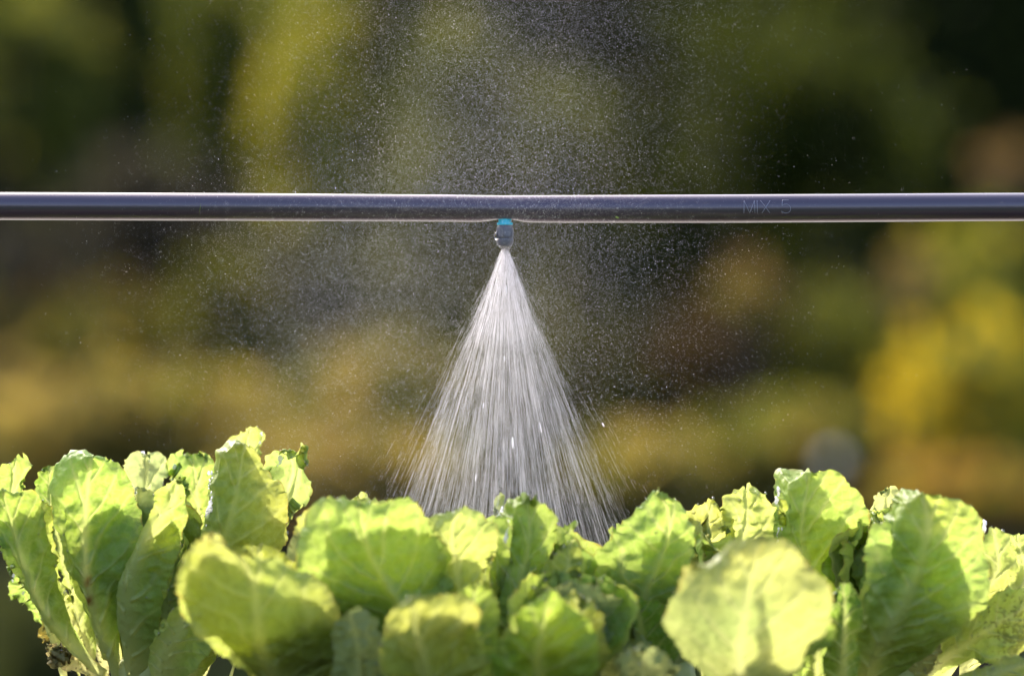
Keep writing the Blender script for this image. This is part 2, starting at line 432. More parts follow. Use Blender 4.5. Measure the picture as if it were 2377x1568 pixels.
for s in strokes:
    q = resample(s, 3+5*len(s)) if len(s) > 3 else np.vstack([np.linspace(s[k], s[k+1], 8) for k in range(len(s)-1)])
    parts.append(tube([on_pipe(lx(a), ly(b)) for a, b in q], .00016, 6))
v, f = join(parts); mesh_np('lettering', v, f, M_letter, pipe)

# ------------------------------------------------------------------ spray nozzle
nz = thing('spray_nozzle', 'small grey spray nozzle with cyan collar under the pipe', 'nozzle')
nc = P(1172, 573); nz.location = nc
def up(y): return (573-y)*S
def rad(w): return w*S
ov = [(rad(6), up(497)), (rad(17), up(497)), (rad(18.2), up(503)), (rad(18.2), up(508)), (rad(17.6), up(508.8)), (rad(15.2), up(509.4)),
      (rad(15), up(516)), (rad(17.6), up(516.6)), (rad(18.4), up(517.2)), (rad(18.4), up(521.4)), (rad(17.8), up(522)), (rad(10), up(522.2))]
v, f = lathe(ov, 12)     # faceted collar
mesh_np('collar', v, f, M_cyan, nz, smooth=False)
prof = [(rad(10), up(522.4)), (rad(16.4), up(522.4)), (rad(16.8), up(526)), (rad(17.6), up(535)), (rad(18.6), up(546)), (rad(19.4), up(553.6)), (rad(18), up(554))]
v, f = lathe(prof, 96)
ang = np.arctan2(v[:, 1], v[:, 0]); zz = v[:, 2]
g = np.clip(np.cos(ang*8), 0, 1)**6 * ((zz < up(525.5)) & (zz > up(550)))
v[:, :2] *= (1 + .075*g)[:, None]
mesh_np('body', v, f, M_grey, nz)
prof = [(rad(19.2), up(553.8)), (rad(20.2), up(554.6)), (rad(20.2), up(557)), (rad(19.6), up(563)), (rad(17.6), up(568.5)), (rad(14.6), up(572.2)),
        (rad(13.6), up(572.6)), (rad(8), up(571.6)), (rad(5.5), up(569)), (rad(1), up(568.5))]
v, f = lathe(prof, 64); mesh_np('spray_cap', v, f, M_grey, nz)
fins = []
for k in range(6):
    a = k*PI/3 + .35
    p0 = np.array([rad(17.2)*math.cos(a), rad(17.2)*math.sin(a), up(527)]); p1 = np.array([rad(19)*math.cos(a), rad(19)*math.sin(a), up(551)])
    fins.append(tube(np.linspace(p0, p1, 6), [.0001, .0006, .0008, .0008, .0007, .0004], 8))
v, f = join(fins); mesh_np('grip_ribs', v, f, M_grey, nz)

def blob(name, c, rx, ry, rz, mat, label, cat, group=None, sag=0.0):
    th = np.linspace(0, PI, 14)
    v, f = lathe([(max(math.sin(a)*(1+sag*math.cos(a)), 1e-3), -math.cos(a)) for a in th], 20)
    o = mesh_np(name, v*np.array([rx, ry, rz]), f, mat); o.location = c
    return tag(o, label, cat, group)
blob('water_drop', P(1152.5, 548, -.001), .0016, .0014, .0026, M_drop, 'clear water drop clinging to the left side of the nozzle', 'water drop', 'drops on the nozzle')
blob('water_drop', P(1166, 572.6, -.0033), .0021, .0014, .0010, M_drop, 'flat water bead on the left rim of the nozzle mouth', 'water drop', 'drops on the nozzle')
blob('water_drop', P(1181.5, 573, -.002), .0011, .0011, .0012, M_drop, 'small water bead on the right rim of the nozzle mouth', 'water drop', 'drops on the nozzle')

# ------------------------------------------------------------------ water: spray cone, drifting mist
def spindles(cen, dirs, half, radius):
    n = len(cen)
    d = dirs/np.linalg.norm(dirs, axis=1)[:, None]
    q = np.tile([[0.13, 1, .21]], (n, 1)); a = np.cross(d, q); a /= np.linalg.norm(a, axis=1)[:, None]; b = np.cross(d, a)
    h = half[:, None]; r_ = radius[:, None]
    v = np.stack([cen-d*h, cen+a*r_+d*h*.15, cen+b*r_+d*h*.15, cen-a*r_+d*h*.15, cen-b*r_+d*h*.15, cen+d*h], 1).reshape(-1, 3)
    t = np.array([[0, 2, 1], [0, 3, 2], [0, 4, 3], [0, 1, 4], [5, 1, 2], [5, 2, 3], [5, 3, 4], [5, 4, 1]])
    f = (np.arange(n)[:, None, None]*6 + t[None]).reshape(-1, 3)
    return v, f

r1 = np.random.default_rng(42)
apex = P(1172, 571)
def cone(n, tmax, hmax, l0, l1, w0, w1, hpow=1.0, tpow=.5):
    ta = tmax*r1.uniform(0, 1, n)**tpow; ph = r1.uniform(0, 2*PI, n)
    d = np.stack([ta*np.cos(ph), ta*np.sin(ph), -np.ones(n)], 1)
    h = hmax*r1.uniform(0.004, 1, n)**hpow
    half = r1.uniform(l0, l1, n)*(.35+.65*np.minimum(1, h/.06)); half = np.minimum(half, h*.5)
    c = apex + d*h[:, None]
    c[:, 0] += np.cos(ph)*ta/tmax*.0013; c[:, 1] += np.sin(ph)*ta/tmax*.0013
    return c, d, half, r1.uniform(w0, w1, n)
def rays(nray, per, tmax, hmax, l0, l1, w0, w1):
    """bundles of thin filaments that follow each other along one line of flight"""
    ta = tmax*np.sqrt(r1.uniform(0, 1, nray)); ph = r1.uniform(0, 2*PI, nray)
    cnt = r1.poisson(per*r1.gamma(1.6, 1/1.6, nray)); k = np.repeat(np.arange(nray), cnt); n = len(k)
    tt = ta[k] + r1.normal(size=n)*.004; pp = ph[k] + r1.normal(size=n)*.012
    d = np.stack([tt*np.cos(pp), tt*np.sin(pp), -np.ones(n)], 1)
    h = hmax*r1.uniform(.004, 1, n)
    half = np.minimum(r1.uniform(l0, l1, n)*(.35+.65*np.minimum(1, h/.06)), h*.5)
    c = apex + d*h[:, None]; c[:, 0] += np.cos(pp)*tt/tmax*.0013; c[:, 1] += np.sin(pp)*tt/tmax*.0013
    return c, d, half, r1.uniform(w0, w1, n)
sets = [rays(620, 9, math.tan(math.radians(22.3)), .185, .004, .026, .000009, .000023),
        cone(2200, math.tan(math.radians(22.5)), .185, .005, .024, .000010, .000025),
        cone(4200, math.tan(math.radians(23.5)), .185, .0012, .006, .000014, .000036),
        rays(300, 8, math.tan(math.radians(26.5)), .185, .003, .020, .000009, .000018),
        cone(2600, math.tan(math.radians(31)), .185, .001, .006, .000014, .00003, tpow=.7),
        cone(1500, math.tan(math.radians(21)), .055, .003, .010, .00002, .00005)]
cc = [np.concatenate(x) for x in zip(*sets)]
v, f = spindles(*cc)
o = mesh_np('water_spray', v, f, M_spray)
tag(o, 'fan of fine water streaks falling from the nozzle to the lettuce', 'water spray', kind='stuff')

def mist(n, fx, fy, fd, lo=.000026, hi=.000090):
    x, y, d = fx(n), fy(n), fd(n)
    x = np.asarray(x); k = (2+d)/2
    return np.stack([(x-1188.5)*S*k, d, ZC-(y-784)*S*k], 1), r1.lognormal(math.log(math.sqrt(lo*hi)), .35, n)
pts, rds = [], []
def add(p, r_): pts.append(p); rds.append(r_)
# rising plume above the pipe, wider towards the top, drifting back on the left
n = 120000
y = r1.uniform(-200, 520, n) + r1.normal(size=n)*90; sx = 170 + (560-y)*.17
x = 1140 + r1.normal(size=n)*sx
d = .00010*(1180-x) + r1.normal(size=n)*.045
add(*mist(n, lambda k: x, lambda k: y, lambda k: d))
n = 105000
x2 = 880 + r1.normal(size=n)*230; y2 = 660 + r1.normal(size=n)*190; d2 = .06 + r1.normal(size=n)*.09
add(*mist(n, lambda k: x2, lambda k: y2, lambda k: d2))
n = 32000
x3 = 1180 + np.abs(r1.normal(size=n))*250; y3 = 690 + r1.normal(size=n)*170; d3 = r1.normal(size=n)*.04
add(*mist(n, lambda k: x3, lambda k: y3, lambda k: d3))
n = 12000
x4 = 1150 + r1.normal(size=n)*480; y4 = 520 + r1.normal(size=n)*400; d4 = r1.normal(size=n)*.08
add(*mist(n, lambda k: x4, lambda k: y4, lambda k: d4))
n = 9000
x5 = 1150 + r1.normal(size=n)*330; y5 = 980 + r1.normal(size=n)*90; d5 = r1.normal(size=n)*.05
add(*mist(n, lambda k: x5, lambda k: y5, lambda k: d5))
pts = np.vstack(pts); rds = np.concatenate(rds)
# keep drops out of the pipe
zc = ZC-(482-784)*S
ok = (np.hypot(pts[:, 1], pts[:, 2]-zc) > R*1.05) & (pts[:, 2] > .005)
pts, rds = pts[ok], rds[ok]
dr = np.stack([.5+.5*rn(pts, 6, 31), .4*rn(pts, 8, 32), -.35+.6*rn(pts, 7, 33)], 1) + r1.normal(size=pts.shape)*.35
v, f = spindles(pts, dr, rds*r1.uniform(1.1, 3.6, len(pts)), rds)
o = mesh_np('mist', v, f, M_spray)
tag(o, 'cloud of tiny drifting water droplets around pipe and nozzle', 'mist', kind='stuff')

big = [(1175, 672, 11, 2.2), (1171, 832, 7, 1.6), (1122, 941, 7, 1.7), (1255, 992, 13, 1.9), (1190, 1027, 14, 3.0), (1104, 1108, 9, 1.8), (1400, 985, 5, 2.0)]
biglab = ['white water streak high in the spray close under the nozzle', 'small bright streak on the spray axis below the high one', 'short bright streak in the left half of the spray', 'long thin bright streak in the right half of the spray',
          'fattest and brightest water streak low in the middle of the spray', 'faint bright streak low in the left half of the spray', 'round bright drop just outside the right side of the spray']
for (x, y, h, w_), lab in zip(big, biglab):
    c = P(x, y, -.01); d = c - apex; q = Vector(d).to_track_quat('Z', 'Y')
    th = np.linspace(0, PI, 12); v, f = lathe([(max(math.sin(a), 1e-3), -math.cos(a)) for a in th], 12)
    o = mesh_np('water_drop', v*np.array([w_*S*.8, w_*S*.8, h*S]), f, M_spray); o.location = c; o.rotation_euler = q.to_euler()
    tag(o, lab, 'water drop', 'big drops in the spray')

# ------------------------------------------------------------------ lettuce
def leaf_surface(name, M, Lp, Rp, cupdir, cupL, cupR, parent, seed, base, teeth=2.2, ruff=1.0, wrinkle=1.0, nveins=7, rib=1.0,
                 NU=180, NV=36, edge_tint=(.22, .12, .03), spots=0.0, brown=None, ribcol=None, side=1.0, foldL=0, foldR=0, tipbrown=False):
    """M, Lp, Rp: world polylines (midrib, left edge, right edge) from base to tip"""
    M = resample(M, NU); Lq = resample(Lp, NU); Rq = resample(Rp, NU)
    u = np.linspace(0, 1, NU); r = np.random.default_rng(seed)
    a = np.linspace(-1, 1, 2*NV+1); A = np.abs(a)
    E = np.where((a < 0)[None, :, None], Lq[:, None], Rq[:, None])
    Pn = M[:, None] + (E - M[:, None])*A[None, :, None]
    wl = np.linalg.norm(Lq-M, axis=1); wr = np.linalg.norm(Rq-M, axis=1)
    W = np.where((a < 0)[None], wl[:, None], wr[:, None])
    cd = np.asarray(cupdir, float); cd /= np.linalg.norm(cd)
    cup = np.where((a < 0)[None], cupL, cupR)*.001
    prof = np.sin(np.clip(u*1.15, 0, 1)*PI)**.6
    Pn = Pn + cd*(cup*(A[None]**1.8)*np.minimum(1, W/.02))[..., None]
    fo = np.where((a < 0), foldL, foldR)*.001
    Pn = Pn + cd*(fo[None]*np.clip((A[None]-.68)/.32, 0, 1)**1.25*sm(.25, .55, u)[:, None])[..., None]
    # local normal (towards the outside of the head, i.e. against the cup)
    def normals(Q):
        du = np.gradient(Q, axis=0); dv = np.gradient(Q, axis=1)
        n = np.cross(dv, du); n /= np.linalg.norm(n, axis=-1, keepdims=True)+1e-12
        s = np.sign(np.sum(n*cd, -1, keepdims=True)); s[s == 0] = 1
        return -n*s
    # outline teeth, in the leaf plane
    for s_, col, q in ((0, slice(0, NV), Lq), (1, slice(NV+1, None), Rq)):
        tan = np.gradient(q, axis=0); tan /= np.linalg.norm(tan, axis=1)[:, None]+1e-12
        out = np.cross(tan, cd); out /= np.linalg.norm(out, axis=1)[:, None]+1e-12
        inw = (M-q); 
        sg = np.sign(np.sum(out*inw, 1).mean()); out = -out*sg if sg != 0 else out
        L = np.cumsum(np.concatenate([[0], np.linalg.norm(np.diff(q, axis=0), axis=1)]))
        ph = (L*165+.35*n1(L, 60, seed+s_)) % 1
        saw = 2.2*(np.abs(ph-.5)*2)**2.2*(.6+.4*n1(L, 45, seed+20)) - .7 + n1(L, 120, seed*3+s_, 5)*.25 + n1(L, 24, seed*5+s_, 4)*1.3
        amp = teeth*.00052*sm(.25, .6, u)
        Pn[:, col] += out[:, None]*((saw*amp)[:, None]*sm(.55, 1, A[col])[None]**1.5)[..., None]
    nrm = normals(Pn)
    wid = W/ (W.max()+1e-9)
    # veins
    ph = (u[:, None]*nveins - A[None]*1.5*np.minimum(1, W/.03) + .18*n1(u, 3, seed+9)[:, None] + np.where((a < 0)[None], .45, 0))
    dist = np.abs((ph % 1)-.5)*2
    vein = np.exp(-((1-dist)/.16)**2)*sm(.02, .15, A)[None]*(1-.75*A[None])*sm(.05, .2, u)[:, None]
    ribw = (.0040*(1-u)**.8+.0006)*rib
    mid = np.exp(-(A[None]*W/ribw[:, None])**2)
    mid = np.where(W < 1e-5, 1, mid)
    h = .0026*rib*mid*(1-.85*u)[:, None] + .0015*vein
    # blisters between the veins and frilled margin
    bl = rn(Pn, 42, seed+1)*.0008 + rn(Pn, 85, seed+2)*.0008 - np.abs(rn(Pn, 70, seed+3))*.0010 + rn(Pn, 150, seed+12)*.0004
    big = rn(Pn, 14, seed+4)*.0022
    fr = (rn(Pn, 34, seed+5)*.0024 + rn(Pn, 17, seed+6)*.0030)*ruff*(A[None]**2.2)*sm(.2, .6, u)[:, None]
    env = sm(.08, .35, u)[:, None]
    tipf = sm(1.0, .8, u)[:, None]*.6+.4
    h = h + wrinkle*env*(1-.8*mid)*(bl*.85 + big*.8*tipf) + fr*1.35*tipf
    Pn = Pn + nrm*h[..., None]*side
    # real colour of the leaf
    b = np.asarray(base, float)
    pale = np.array([.44, .49, .21]) if ribcol is None else np.asarray(ribcol)
    m1 = rn(Pn, 22, seed+7); m2 = rn(Pn, 120, seed+8)
    col = b[None, None]*(1 + .06*m1 + .05*m2)[..., None]
    col = col*(1 + np.array([.07, .0, -.06])*rn(Pn, 12, seed+13)[..., None])
    k = np.clip(.85*mid*(1-.5*u)[:, None] + .62*vein + .55*(1-sm(0, .22, u))[:, None], 0, .9)
    col = col*(1-k[..., None]) + pale*k[..., None]
    ed = sm(.965, 1.0, A)[None]*sm(.4, .7, u)[:, None]*np.clip(.4+.5*n1(u, 12, seed+10), 0, .8)[:, None]
    col = col*(1-ed[..., None]) + np.asarray(edge_tint)*ed[..., None]
    if spots:
        s1 = sm(.35, 1.0, rn(Pn, 240, seed+14, 12)*.8+.7*rn(Pn, 420, seed+15, 12)+1.1*rn(Pn, 28, seed+17)-.25)*spots
        col = col*(1-s1[..., None]) + np.array([.05, .045, .012])*s1[..., None]
    if brown:     # (u0, u1, half width m) brown streak along the rib
        s2 = sm(brown[0], brown[0]+.04, u)*(1-sm(brown[1]-.04, brown[1], u))
        s2 = s2[:, None]*np.exp(-((A[None]*W)/brown[2])**2)*np.clip(.6+.6*rn(Pn, 90, seed+16), 0, 1)
        col = col*(1-s2[..., None]) + np.array([.14, .045, .008])*s2[..., None]
    if tipbrown:
        s3 = np.clip(sm(.88, 1.0, u)[:, None]*1.0 + .35*rn(Pn, 60, seed+18) - .3, 0, .75)*sm(.86, .95, u)[:, None]
        col = col*(1-s3[..., None]) + np.array([.13, .06, .025])*s3[..., None]
    col = np.clip(col, .003, .9)
    # remember places on the blade for the beads of water
    org = np.array(parent.location); q = Pn[int(NU*.45):, :].reshape(-1, 3)+org; qn = nrm[int(NU*.45):, :].reshape(-1, 3)
    pk = r.choice(len(q), min(len(q), 60), replace=False); BEADS.append((q[pk], qn[pk]))
    for sl in (0, -1):
        pe = Pn[int(NU*.6):, sl]+org; k_ = r.choice(len(pe), 14, replace=False); EDGES.append(pe[k_])
    nv = 2*NV+1
    i = np.arange(NU*nv).reshape(NU, nv)
    F = np.stack([i[:-1, :-1], i[:-1, 1:], i[1:, 1:], i[1:, :-1]], -1).reshape(-1, 4)
    return mesh_np(name, Pn.reshape(-1, 3), F, M_lettuce, parent, col.reshape(-1, 3))

X0 = {1: 0, 2: 900, 3: 1700, 4: 2400}
def cp(crop, x, y, d):
    return P(x*.39382 + X0[crop]*.67914, y*.39382 + 950.8, d*.001)

heads = {}; BEADS = []; EDGES = []
SHIFT = {'E': -62, 'G': -38, 'B': -8}
def head(key, label, x, d):
    t = thing('lettuce', label, 'lettuce', 'lettuces in the bed')
    d += SHIFT.get(key, 0)
    c = P(x, 1560, d*.001); t.location = (c[0], c[1], 0)
    heads[key] = t
    th = np.linspace(0, PI/2, 8)
    v, f = lathe([(.014, -.03), (.015, -.012), (.015, .000), (.011, .010), (.003, .014)], 20)
    v[:, :2] *= (1+.12*rn(v, 60, int(abs(x))))[:, None]
    mesh_np('stalk', v, f, M_core, t)
    return t

LG = (.265, .37, .074); MG = (.235, .35, .062); OL = (.27, .33, .074); YL = (.30, .38, .095); DG = (.155, .265, .038); PG = (.28, .35, .14)

def leaf(hd, crop, mid, left, right, col, cup=(10, 10), seed=0, label=None, low=True, shade_twin=None, **kw):
    """mid: [(x, y, depth mm)...]; left/right: edge points [(x, y)...] (base and tip added)"""
    t = heads[hd]; org = np.array(t.location)
    uu = np.linspace(0, 1, len(mid)); dd = [p[2] for p in mid]
    mp = np.array([(p[0], p[1]) for p in mid], float)
    dd = np.array(dd, float) + SHIFT.get(hd, 0)
    if low:                                # root the leaf in the soil, below the picture
        yb = 1568 + 330*(-dd[0]/120)**1 if dd[0] < -30 else 1568 + 60
        mp[0, 1] = max(mp[0, 1], yb); mid = [tuple(mp[0]) + (mid[0][2],)] + list(mid[1:])
    for k in range(1, len(dd)):          # outer leaves open towards the viewer, inner ones stand upright
        dd[k] = min(dd[k], dd[k-1]-3) if cup[0] > 0 else min(dd[k], dd[k-1]+2)
    M = np.array([cp(crop, p[0], p[1], q) for p, q in zip(mid, dd)]) - org
    ml = np.concatenate([[0], np.cumsum(np.linalg.norm(np.diff(mp, axis=0), axis=1))]); ml /= ml[-1]
    def edge(e):
        q = [mid[0][:2]] + list(e) + [mid[-1][:2]]
        q = np.array(q, float); l = np.concatenate([[0], np.cumsum(np.linalg.norm(np.diff(q, axis=0), axis=1))]); l /= l[-1]
        return np.array([cp(crop, a[0], a[1], np.interp(s, ml, dd)) for a, s in zip(q, l)]) - org
    o = leaf_surface('leaf', M, edge(left), edge(right), (0, 1, 0), cup[0]*.4, cup[1]*.4, t, seed, col, **kw)
    if label: o['label'] = label
    if shade_twin:                               # copy of the leaf added close behind to cast shade on it
        k, dx, gap = shade_twin[:3]; b0 = np.array(mid[0][:2], float)
        def tr(p): 
            q = b0 + (np.array(p[:2], float)-b0)*np.array([k, k]); w_ = (b0[1]-q[1])/max(1, b0[1]-mp[-1, 1])
            return (q[0] + dx*min(1, w_*1.2), q[1])
        m2 = [tr(p) + (dd[i]-SHIFT.get(hd, 0)+gap,) for i, p in enumerate(mid)]
        kw2 = dict(kw); kw2.pop('foldL', 0); kw2.pop('brown', 0); kw2['spots'] = 0
        leaf(hd, crop, m2, [tr(p) for p in left], [tr(p) for p in right], shade_twin[3] if len(shade_twin) > 3 else LG, (6, 6), seed+500, None, False, None, **kw2)
    return o

def inner(hd, phi, lean, length, width, seed, col, r0=.012, z0=.0, curl=.3, cupk=.35):
    """a leaf standing in the head, phi its compass direction seen from above (0 = right, 90 = away)"""
    t = heads[hd]; ph = math.radians(phi)
    o = np.array([math.cos(ph), math.sin(ph), 0]); s = np.array([-math.sin(ph), math.cos(ph), 0]); z = np.array([0, 0, 1.])
    le = math.radians(lean)
    M, L, Rr = [], [], []
    for k in range(7):
        q = k/6; a = le*(1-.2*q) + curl*q*q
        p = o*r0 + z*z0 + (o*math.sin(a) + z*math.cos(a))*length*q
        wq = width*.5*[.18, .30, .55, .85, 1.0, .85, .0][k]
        M.append(p); L.append(p - s*wq); Rr.append(p + s*wq)
    cu = cupk*width*500
    return leaf_surface('leaf', np.array(M), np.array(L), np.array(Rr), -o + .25*z, cu, cu, t, seed, col, NU=64, NV=20)

head('A', 'leftmost lettuce with several upright leaf stalks showing at its base', 330, 10)
head('B', 'lettuce with a browned front leaf beside the leftmost lettuce', 860, -60)
head('E', 'lettuce with a sparkling wet edge standing right under the spray', 1230, 15)
head('F', 'low front lettuce with a bright lit tip in the middle foreground', 1330, -110)
head('G', 'lettuce with a pointed leaf in the gap right of the spray', 1560, 5)
head('H', 'front lettuce with one big round pale leaf striped by a shadow', 1760, -120)
head('D', 'rightmost lettuce with a broad ribbed leaf and speckled lower leaf', 2080, -30)

# --- leftmost lettuce
leaf('A', 1, [(700, 1575, 5), (430, 1400, -5), (250, 1190, -18), (150, 960, -26), (85, 730, -30), (10, 460, -28)],
     [(460, 1450), (215, 1170), (95, 950), (20, 800), (-120, 650), (-140, 520)], [(560, 1500), (400, 1240), (330, 1000), (290, 780), (260, 600), (190, 470), (120, 480)],
     MG, (14, 12), 201, shade_twin=(.96, 30, 12), rib=1.2, teeth=1.6)
leaf('A', 1, [(400, 1300, 20), (120, 760, 12), (70, 540, 8), (95, 285, 0)], [(160, 1000), (-60, 700), (-150, 420), (-40, 345)],
     [(330, 1000), (190, 700), (165, 470), (188, 345), (150, 310)], LG, (8, 8), 202, teeth=2.6)
leaf('A', 1, [(680, 1575, 0), (590, 1300, -8), (510, 1000, -16), (500, 650, -18), (520, 430, -12), (540, 272, -4)],
     [(600, 1350), (440, 1050), (310, 780), (300, 560), (345, 330), (420, 272)], [(700, 1350), (700, 1050), (790, 820), (840, 690), (790, 480), (715, 320), (620, 270)],
     MG, (12, 14), 203, shade_twin=(.80, 0, 12), teeth=1.0, rib=1.25, brown=(.34, .52, .0028), foldL=9, label='leaf with a brown streak along its midrib')
leaf('A', 1, [(560, 1400, 20), (330, 700, 26), (285, 325, 24)], [(440, 1200), (260, 650), (225, 380)], [(560, 1200), (420, 700), (400, 400)], DG, (-6, -6), 204)
leaf('A', 1, [(760, 1300, 30), (850, 700, 48), (860, 262, 40)], [(640, 1100), (700, 700), (715, 380), (775, 265)], [(860, 1100), (980, 700), (955, 400), (945, 268)], PG, (-10, -10), 205, teeth=1.8)
leaf('A', 1, [(800, 1575, 5), (755, 1250, -14), (770, 980, -24), (860, 740, -22), (1000, 560, -12), (1050, 400, -5)],
     [(760, 1400), (700, 1200), (720, 960), (800, 740), (930, 560), (935, 470)], [(880, 1450), (940, 1200), (990, 980), (1060, 820), (1105, 650), (1100, 480)],
     LG, (6, 14), 206, shade_twin=(.82, 0, 11), rib=2.2, teeth=.9, label='leaf with a thick pale curved rib')
leaf('A', 1, [(900, 1400, 30), (1150, 800, 45), (1140, 258, 38)], [(900, 1200), (1080, 700), (1030, 420), (1012, 300)], [(1100, 1200), (1230, 800), (1290, 500), (1260, 280)],
     LG, (-8, -8), 207, teeth=2.6)
leaf('A', 1, [(1080, 1500, 10), (1270, 900, -10), (1340, 680, -16), (1400, 480, -16), (1440, 200, -6)],
     [(1080, 1250), (1160, 900), (1205, 640), (1215, 400), (1228, 225), (1330, 180)], [(1250, 1300), (1480, 1000), (1650, 820), (1690, 640), (1610, 430), (1530, 290)],
     OL, (10, 14), 208, shade_twin=(.93, 10, 12), teeth=1.7, foldL=26)
leaf('A', 1, [(1200, 1400, 45), (1400, 700, 55), (1465, 112, 45)], [(1150, 1100), (1270, 600), (1330, 240), (1400, 170)], [(1400, 1100), (1560, 600), (1545, 270), (1580, 150), (1530, 112)],
     YL, (-8, -8), 209, teeth=2.6)
leaf('A', 1, [(1350, 1350, 20), (1640, 720, 28), (1730, 480, 26), (1790, 205, 16)], [(1450, 1000), (1600, 560), (1575, 330), (1650, 205), (1700, 240)], [(1560, 1000), (1690, 660), (1790, 500), (1815, 350), (1815, 230)],
     YL, (-14, -14), 210, teeth=2.4, label='pale upright leaf with a ragged folded top')
leaf('A', 1, [(900, 1575, 10), (960, 1250, 0), (1010, 1000, -4), (1090, 780, -2)], [(880, 1350), (900, 1100), (980, 850)], [(1010, 1400), (1060, 1150), (1090, 900)], LG, (6, 6), 211, rib=2)
leaf('A', 1, [(640, 1560, 30), (560, 1330, 34), (520, 1180, 36), (480, 1060, 34)], [(560, 1430), (480, 1200), (445, 1120)], [(640, 1400), (590, 1250), (535, 1110)], (.38, .38, .20), (-3, -3), 212, rib=.6)
leaf('A', 1, [(560, 1540, 40), (420, 1250, 52), (380, 1120, 54), (345, 1010, 52)], [(470, 1400), (370, 1200), (315, 1070)], [(520, 1350), (425, 1140), (390, 1050)], YL, (-5, -5), 213)
leaf('A', 1, [(700, 1590, 20), (420, 1480, 8), (330, 1440, 4), (280, 1390, 2)], [(520, 1540), (370, 1500), (285, 1440)], [(560, 1480), (420, 1420), (300, 1370)], (.34, .31, .15), (4, 4), 214, rib=1.4, spots=.5, label='withered pale outer leaf base with soil specks')
leaf('A', 1, [(640, 1560, 25), (400, 1360, 30), (300, 1280, 32), (245, 1230, 32)], [(500, 1480), (330, 1370), (255, 1310)], [(540, 1440), (400, 1300), (300, 1230)], (.30, .26, .06), (-4, -4), 215, spots=.9, teeth=3)
leaf('A', 1, [(500, 1500, 40), (240, 1130, 46), (130, 960, 44), (45, 790, 36)], [(330, 1350), (110, 1130), (60, 1080), (60, 900)], [(420, 1350), (280, 1100), (180, 900), (110, 790)], MG, (-8, -8), 216, teeth=3.2)
leaf('A', 1, [(950, 1590, -15), (1000, 1400, -32), (1080, 1250, -36), (1160, 1120, -34)], [(880, 1480), (950, 1300), (1060, 1150)], [(1120, 1560), (1200, 1420), (1250, 1250)], LG, (6, 6), 217, rib=2.2)
leaf('A', 1, [(1050, 1590, 0), (1150, 1440, -16), (1250, 1350, -20), (1300, 1300, -18)], [(1000, 1500), (1090, 1380), (1200, 1300)], [(1180, 1580), (1270, 1500), (1320, 1400)], MG, (6, 6), 218, rib=1.8)

# --- lettuce with the browned front leaf
leaf('B', 1, [(1700, 1640, -70), (1570, 1480, -105), (1520, 1280, -125), (1500, 1060, -130), (1420, 880, -122), (1230, 730, -108)],
     [(1500, 1560), (1260, 1390), (1100, 1250), (1040, 1080), (1060, 900), (1140, 780)], [(1800, 1640), (1960, 1480), (1990, 1250), (1900, 1050), (1760, 930), (1560, 830), (1400, 820)],
     OL, (10, 26), 221, shade_twin=(.96, -30, 11), teeth=1.6, wrinkle=.95, spots=.15, rib=1.1, tipbrown=True, label='olive front leaf with a browned upper corner')
leaf('B', 1, [(1600, 1500, -60), (1560, 1100, -78), (1540, 930, -84), (1540, 800, -90)], [(1400, 1350), (1260, 1050), (1330, 900), (1430, 815)], [(1800, 1300), (1800, 1000), (1780, 920), (1650, 840)],
     (.22, .26, .035), (6, 6), 222, wrinkle=1.8, teeth=1.6)
leaf('B', 2, [(900, 1640, -50), (850, 1250, -84), (760, 1080, -94), (650, 900, -94), (590, 720, -84), (560, 540, -68)],
     [(760, 1500), (480, 1280), (280, 1080), (200, 900), (200, 720), (270, 590), (410, 495)], [(1000, 1500), (1080, 1250), (1120, 1080), (1100, 860), (980, 640), (860, 520), (700, 530)],
     LG, (22, 18), 223, shade_twin=(.90, 10, 9), teeth=1.8, wrinkle=.9, rib=1.2, label='broad cupped leaf with a sunlit rim')
leaf('B', 2, [(800, 1500, -20), (640, 900, -44), (600, 640, -46), (560, 520, -44)], [(500, 1250), (180, 800), (180, 660), (300, 560)], [(1000, 1250), (1000, 800), (920, 620), (760, 530)], YL, (-10, -10), 224)
leaf('B', 2, [(960, 1640, -120), (950, 1500, -150), (900, 1340, -160), (890, 1220, -158), (880, 1100, -148)],
     [(760, 1640), (660, 1480), (690, 1340), (740, 1220), (800, 1130)], [(1200, 1640), (1320, 1500), (1280, 1300), (1200, 1160), (1060, 1075)],
     OL, (14, 16), 225, shade_twin=(.96, 0, 12), teeth=1.5, wrinkle=1.15, label='wrinkled olive leaf low in the front')
leaf('B', 2, [(600, 1680, -100), (570, 1500, -118), (540, 1330, -122), (500, 1180, -116)], [(440, 1640), (400, 1450), (420, 1250)], [(720, 1640), (720, 1450), (680, 1280), (600, 1190)], PG, (8, 8), 226, wrinkle=1.8)
leaf('B', 2, [(200, 1700, -70), (150, 1450, -96), (160, 1250, -100), (200, 1050, -92)], [(-100, 1600), (-150, 1300), (0, 1080)], [(420, 1600), (430, 1300), (340, 1080)], OL, (12, 12), 227, shade_twin=(.9, 0, 12), wrinkle=1.6)

